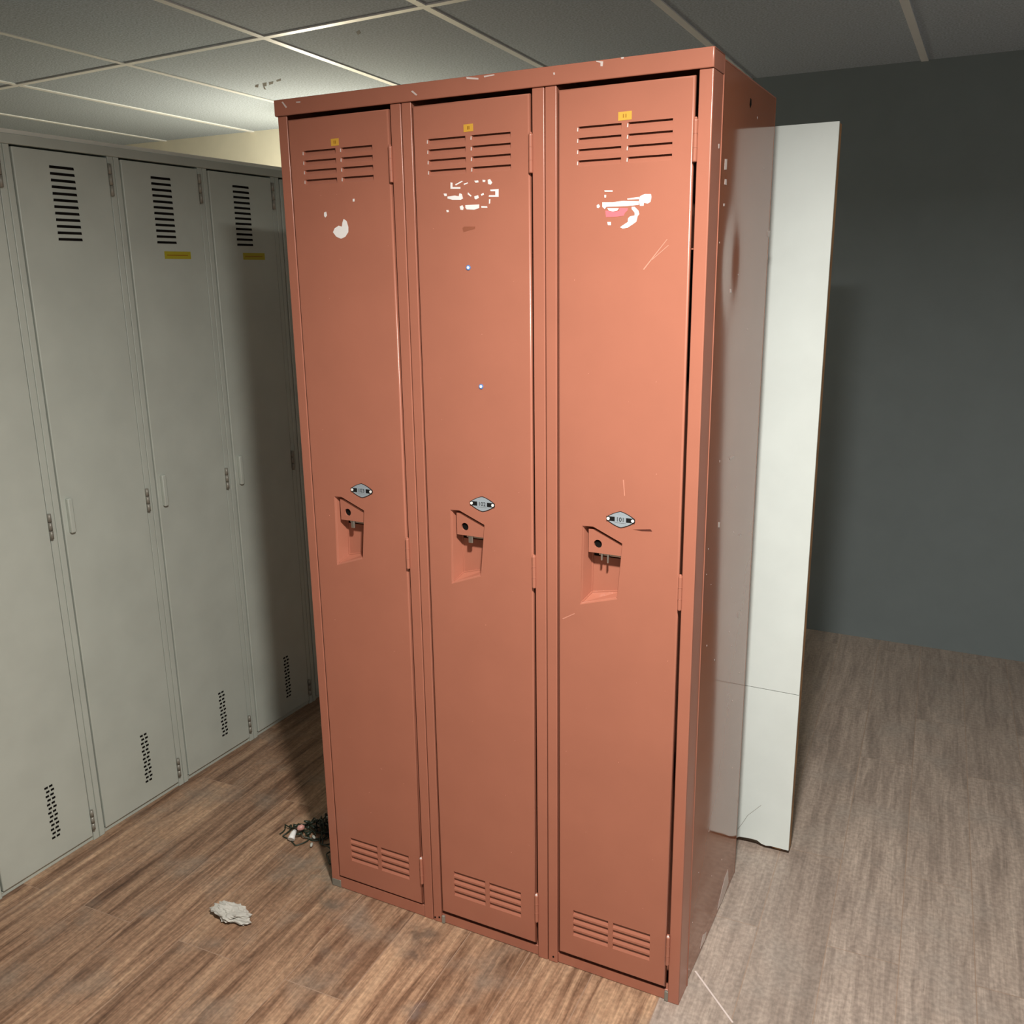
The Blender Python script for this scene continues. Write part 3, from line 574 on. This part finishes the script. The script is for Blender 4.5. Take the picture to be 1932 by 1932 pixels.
d2 = build_door(1, 0.2995, pocket(0.3798, 0.8542, 0.4505, 0.8805, 0.4618, 0.9918, 0.4030, 1.0165, 0.3820, 1.0155), '102', 0.4584, 1.7305, 0.1540,
                [(0.3580, 0.4390), (0.4520, 0.5324)], [(0.3613, 0.4435), (0.4540, 0.5339)], [('D2', 1), ('S2', 3)])
d3 = build_door(2, 0.5990, pocket(0.6722, 0.8535, 0.7492, 0.8762, 0.7580, 0.9887, 0.6986, 1.0152, 0.6757, 1.0146), '101', 0.7540, 1.7285, 0.1520,
                [(0.6640, 0.7435), (0.7555, 0.8335)], [(0.6601, 0.7407), (0.7515, 0.8336)], [('D3', 1), ('P3', 2), ('L3', 4), ('S3', 5)])
for x, z in ((0.4392, 1.4963), (0.4613, 1.2718)):
    bm = bmesh.new()
    poly_plate(bm, [(x + 0.0048 * math.cos(t), z + 0.0048 * math.sin(t)) for t in [q * math.pi / 8 for q in range(16)]], lambda a, b, d: (a, YD - 0.0001 - d, b), 0.0012, 0)
    poly_plate(bm, [(x + 0.0028 * math.cos(t), z + 0.0028 * math.sin(t)) for t in [q * math.pi / 8 for q in range(16)]], lambda a, b, d: (a, YD - 0.0013 - d, b), 0.0008, 1)
    tag(obj('pin', fix(bm), [BLUE, WHITEP], d2), 'small blue and white round pin head')

# ------------------------------------------------------------------ grey bank on the left, doors facing right
GX, GH, GP = -0.705, 1.81, 0.305
gy0 = 0.495 - 3 * GP; NG = 5
gb = empty('locker_bank', (GX - 0.2, gy0 + NG * GP / 2, 0), 'dark grey metal bank of lockers, doors facing right, left of the red lockers', 'lockers')
gat = lambda u, v, d: (GX + d, u, v)
bm = bmesh.new()
ge = gy0 + NG * GP
box(bm, GX - 0.44, GX - 0.438, gy0, ge, 0.002, GH - 0.002); box(bm, GX - 0.438, GX - 0.003, gy0, ge, GH - 0.004, GH - 0.002)
box(bm, GX - 0.438, GX - 0.003, gy0, ge, 0.012, 0.014)
for k in range(NG + 1):
    y = min(gy0 + k * GP, ge - 0.002); box(bm, GX - 0.438, GX - 0.003, y, y + 0.002, 0.0, GH - 0.004)
obj('cabinet_body', bm, GREY, gb)
bm = bmesh.new(); box(bm, GX - 0.03, GX + 0.003, gy0 - 0.003, ge + 0.003, 1.787, GH, 0.002); obj('header_rail', bm, GREY, gb)
bm = bmesh.new(); box(bm, GX - 0.03, GX - 0.006, gy0 + 0.002, ge - 0.002, 0.0, 0.012, 0.001); obj('bottom_rail', bm, GREY, gb)
for k in range(NG + 1):
    y = gy0 + k * GP
    if k > 0:
        bm = bmesh.new(); box(bm, GX - 0.03, GX, y - 0.019, y - 0.0008, 0.0, 1.787, 0.0015); obj('frame_stile', bm, GREY, gb)
    if k < NG:
        bm = bmesh.new(); box(bm, GX - 0.03, GX, y + 0.0008, y + 0.017, 0.0, 1.787, 0.0015); obj('frame_stile', bm, GREY, gb)
for k in range(NG):
    a, b = gy0 + k * GP + 0.0205, gy0 + k * GP + 0.2835
    z0, z1 = 0.0165, 1.7825
    bm = bmesh.new(); box(bm, GX - 0.018, GX + 0.0025, a, b, z0, z1, 0.0025, seg=3)
    for r in range(12):
        z = 1.7465 - r * 0.0151
        poly_plate(bm, [(a + 0.092, z - 0.0032), (b - 0.1025, z - 0.0032), (b - 0.1035, z + 0.0030), (a + 0.093, z + 0.0030)], lambda u, v, d: (GX + 0.0026 + d, u, v), 0.0006, 1)
    for r in range(13):
        z = 0.2230 - r * 0.0120
        for c in (0, 1):
            y = b - 0.1175 + c * 0.0135 + (0.003 if r % 2 else 0)
            poly_plate(bm, [(y, z - 0.0028), (y + 0.0095, z - 0.0028), (y + 0.0095, z + 0.0028), (y, z + 0.0028)], lambda u, v, d: (GX + 0.0026 + d, u, v), 0.0005, 1)
    gd = obj('door', bm, [GREY, DARK], gb)
    for za_, zb_ in ((1.690, 1.769), (0.858, 0.923), (0.036, 0.095)):
        bm = bmesh.new(); hy = b + 0.0018
        for q in range(3):
            z_a = za_ + (zb_ - za_) * q / 3 + 0.0006; z_b = za_ + (zb_ - za_) * (q + 1) / 3 - 0.0006
            tube(bm, [(GX + 0.006, hy, z_a), (GX + 0.006, hy, z_b)], 0.0048, 10)
        obj('hinge', fix(bm), GREYM, gd)
    bm = bmesh.new(); box(bm, GX + 0.002, GX + 0.014, a + 0.012, a + 0.026, 0.86, 0.95, 0.003); obj('handle', bm, GREY, gd)
    if k >= 2:
        bm = bmesh.new(); poly_plate(bm, [(b - 0.15, 1.537), (b - 0.055, 1.537), (b - 0.055, 1.557), (b - 0.15, 1.557)], lambda u, v, d: (GX + 0.0027 + d, u, v), 0.0004, 0)
        poly_plate(bm, [(b - 0.142, 1.5455), (b - 0.066, 1.5455), (b - 0.066, 1.5480), (b - 0.142, 1.5480)], lambda u, v, d: (GX + 0.0032 + d, u, v), 0.0002, 1)
        tag(obj('name_strip', bm, [YELG, YELD], gd), 'narrow yellow strip label')
bm = bmesh.new(); box(bm, GX - 0.36, GX - 0.015, gy0 + 0.02, 1.005, GH + 0.0005, GH + 0.012, 0.002)
tag(obj('board', bm, BOARD), 'pale cream board lying flat on top of the grey lockers', 'board')

# ------------------------------------------------------------------ white partition panel behind the right corner
bm = bmesh.new()
pa, pb = 0.30, 1.003
n = 60
bot = []
rr = random.Random(3)
zz = 0.012
for k in range(n + 1):
    x = pa + (pb - pa) * k / n
    zz += rr.uniform(-0.0035, 0.0035); zz = min(0.014, max(0.003, zz))
    h = zz + (0.007 if 0.865 < x < 0.925 else 0)
    bot.append((x, h))
PT = 1.79
for (lo, hi) in ((None, 0.4555), (0.4575, PT)):
    if lo is None: pts = bot + [(pb, hi), (pa, hi)]
    else: pts = [(pa, lo), (pb, lo), (pb, hi), (pa, hi)]
    y = 0.622 if lo is None else 0.6205
    poly_plate(bm, pts, lambda u, v, d: (u, y + d, v), 0.006, 0)
poly_plate(bm, [(x, max(0.002, h - 0.004)) for x, h in bot] + [(pb, PT - 0.002), (pa, PT - 0.002)], lambda u, v, d: (u, 0.6285 + d, v), 0.028, 1)
cr = [(0.869, 0.040), (0.880, 0.060), (0.893, 0.088), (0.905, 0.102), (0.9255, 0.1265)]
for (a, b) in zip(cr, cr[1:]):
    poly_plate(bm, [(a[0], a[1]), (a[0] + 0.0010, a[1]), (b[0] + 0.0010, b[1]), (b[0], b[1])], lambda u, v, d: (u, 0.6218 - d, v), 0.0002, 2)
GREYL = paint('crack_grey', (0.30, 0.30, 0.26), 0.7)
par = obj('partition_panel', fix(bm), [MIST, WOODE, GREYL])
tag(par, 'white laminate partition panel with chipped bottom edge behind the red lockers at right', 'panel')
bm = bmesh.new()
for x in (0.34, 0.97): box(bm, x - 0.012, x + 0.012, 0.635, 0.72, 0.0, 0.012, 0.002)
obj('foot', bm, WOODE, par)

# ------------------------------------------------------------------ tangle of string lights on the floor
root = empty('string_lights', (-0.18, 0.16, 0), 'tangled dark green light string with white plug, on floor left of red lockers', 'string lights')
rr = random.Random(11)
def loop_path(cx, cy, rx, ry, turns, zmax, ph):
    pts = []
    n = int(turns * 26)
    for k in range(n + 1):
        t = 2 * math.pi * k / 26 + ph
        j = 0.25 * math.sin(1.7 * t + ph) + 0.18 * math.sin(3.1 * t + 2 * ph)
        x = cx + rx * (1 + j) * math.cos(t) + 0.35 * rx * math.sin(0.37 * t)
        y = cy + ry * (1 - j) * math.sin(t) + 0.35 * ry * math.cos(0.53 * t)
        z = 0.0026 + zmax * (0.5 + 0.5 * math.sin(2.3 * t + ph)) * (0.5 + 0.5 * math.sin(0.9 * t))
        pts.append((min(x, -0.008) if y > -0.01 else x, y, z))
    return pts
bm = bmesh.new()
for cx, cy, rx, ry, tn, zm, ph in ((-0.225, 0.125, 0.045, 0.030, 1.6, 0.010, 0.3), (-0.185, 0.165, 0.040, 0.028, 3.2, 0.022, 1.3), (-0.150, 0.195, 0.030, 0.026, 5.0, 0.040, 2.1),
                                    (-0.125, 0.205, 0.022, 0.022, 5.5, 0.050, 4.0), (-0.110, 0.150, 0.030, 0.030, 2.3, 0.012, 5.1), (-0.070, 0.105, 0.024, 0.030, 1.2, 0.008, 0.9), (-0.105, 0.215, 0.035, 0.030, 3.0, 0.035, 0.2)):
    tube(bm, loop_path(cx, cy, rx, ry, tn, zm, ph), 0.0019, 6)
for k in range(26):      # short dark lamp sockets on the wire
    a = rr.uniform(0, 6.28); rad = rr.uniform(0, 0.045)
    cx, cy = rr.choice([(-0.185, 0.165), (-0.150, 0.195), (-0.125, 0.205), (-0.22, 0.13)])
    x, y, z = cx + rad * math.cos(a), cy + rad * 0.6 * math.sin(a), rr.uniform(0.005, 0.03)
    d = Vector((rr.uniform(-1, 1), rr.uniform(-1, 1), rr.uniform(-0.2, 0.4))).normalized() * 0.008
    p = Vector((x, y, z)); tube(bm, [p - d, p, p + d], lambda t: 0.0042 - 0.0015 * t, 7)
obj('cable', fix(bm), CABLE, root)
bm = bmesh.new(); tube(bm, [(-0.2160, 0.118, 0.020), (-0.2145, 0.110, 0.0195), (-0.2115, 0.100, 0.0150), (-0.2095, 0.093, 0.0110)], lambda t: 0.0058 + 0.0042 * t, 10)
tag(obj('plug', fix(bm), PVC, root), 'small white plug')
PB = paint('pink_bulb', (0.55, 0.28, 0.24), 0.3)
bm = bmesh.new(); tube(bm, [(-0.1920, 0.128, 0.032), (-0.1960, 0.124, 0.034), (-0.2010, 0.119, 0.033), (-0.2040, 0.116, 0.030)], lambda t: 0.0075 * math.sin(math.pi * (0.2 + 0.65 * t)) + 0.001, 10)
tag(obj('bulb', fix(bm), PB, root), 'pinkish bulb')
CL = paint('cloudy_bulb', (0.45, 0.46, 0.40), 0.25)
for x, y, z in ((-0.2230, 0.1500, 0.012), (-0.2050, 0.1900, 0.014), (-0.1650, 0.1330, 0.008), (-0.1500, 0.1050, 0.006), (-0.1800, 0.2120, 0.018)):
    bm = bmesh.new(); a = rr.uniform(0, 6.28); d = Vector((math.cos(a), math.sin(a), 0)) * 0.008; p = Vector((x, y, z))
    tube(bm, [p - d, p - d * 0.3, p + d * 0.4, p + d], lambda t: 0.0036 * math.sin(math.pi * (0.15 + 0.75 * t)) + 0.0006, 8); obj('bulb', fix(bm), CL, root)

# ------------------------------------------------------------------ crumpled paper
bm = bmesh.new(); bmesh.ops.create_icosphere(bm, subdivisions=4, radius=1.0)
for v in bm.verts:
    p = v.co.copy()
    k = 1 + 0.55 * noise.noise(p * 1.7 + Vector((3, 1, 2))) + 0.22 * abs(noise.noise(p * 5.0)) * 2 - 0.15
    v.co = Vector((-0.140 + p.x * k * 0.052, -0.205 + p.y * k * 0.026, max(0.0005, 0.013 + p.z * k * 0.015)))
tag(obj('crumpled_paper', bm, PAPER), 'crumpled whitish paper scrap lying on the floor left of the red lockers', 'paper scrap')

# ------------------------------------------------------------------ lamps (the fixtures themselves, one added for fill)
LENS = emit('lamp_lens', (1.0, 0.95, 0.86), 6.0)
def round_lamp(x, y, r, label):
    root = empty('ceiling_light', (x, y, ZC), label, 'ceiling light')
    bm = bmesh.new(); tube(bm, [(x, y, ZC - 0.0005), (x, y, ZC - 0.030), (x, y, ZC - 0.036)], lambda t: r * (1.0 if t < 0.9 else 0.94), 40); obj('housing', fix(bm), PVC, root)
    bm = bmesh.new(); tube(bm, [(x, y, ZC - 0.0365), (x, y, ZC - 0.045), (x, y, ZC - 0.049)], lambda t: r * (0.88, 0.84, 0.60)[round(t * 2)], 40); obj('diffuser', fix(bm), LENS, root)
round_lamp(LAMP_MAIN[0], LAMP_MAIN[1], 0.085, 'small round white ceiling lamp in front of the red lockers')
def stem_lamp(x, y, drop, r, mat, label):
    root = empty('ceiling_light', (x, y, ZC), label, 'ceiling light')
    bm = bmesh.new(); tube(bm, [(x, y, ZC - 0.0005), (x, y, ZC - 0.018)], 0.055, 24); obj('canopy', fix(bm), PVC, root)
    bm = bmesh.new(); tube(bm, [(x, y, ZC - 0.018), (x, y, ZC - drop)], 0.012, 12); obj('stem', fix(bm), PVC, root)
    bm = bmesh.new(); bmesh.ops.create_uvsphere(bm, u_segments=24, v_segments=16, radius=r, matrix=Matrix.Translation((x, y, ZC - drop - r * 0.9))); obj('bulb', bm, mat, root, smooth=True)
stem_lamp(LAMP_FILL[0], LAMP_FILL[1], 0.15, 0.04, emit('cool_fill_bulb', (0.8, 0.92, 1.0), 8.0), 'unseen cool white bulb on a stem, added as fill behind the camera at the right')  # fixture added to carry the fill light
stem_lamp(LAMP_REAR[0], LAMP_REAR[1], 0.39, 0.03, LENS, 'warm bare bulb on a short stem near the back wall, behind the red lockers')
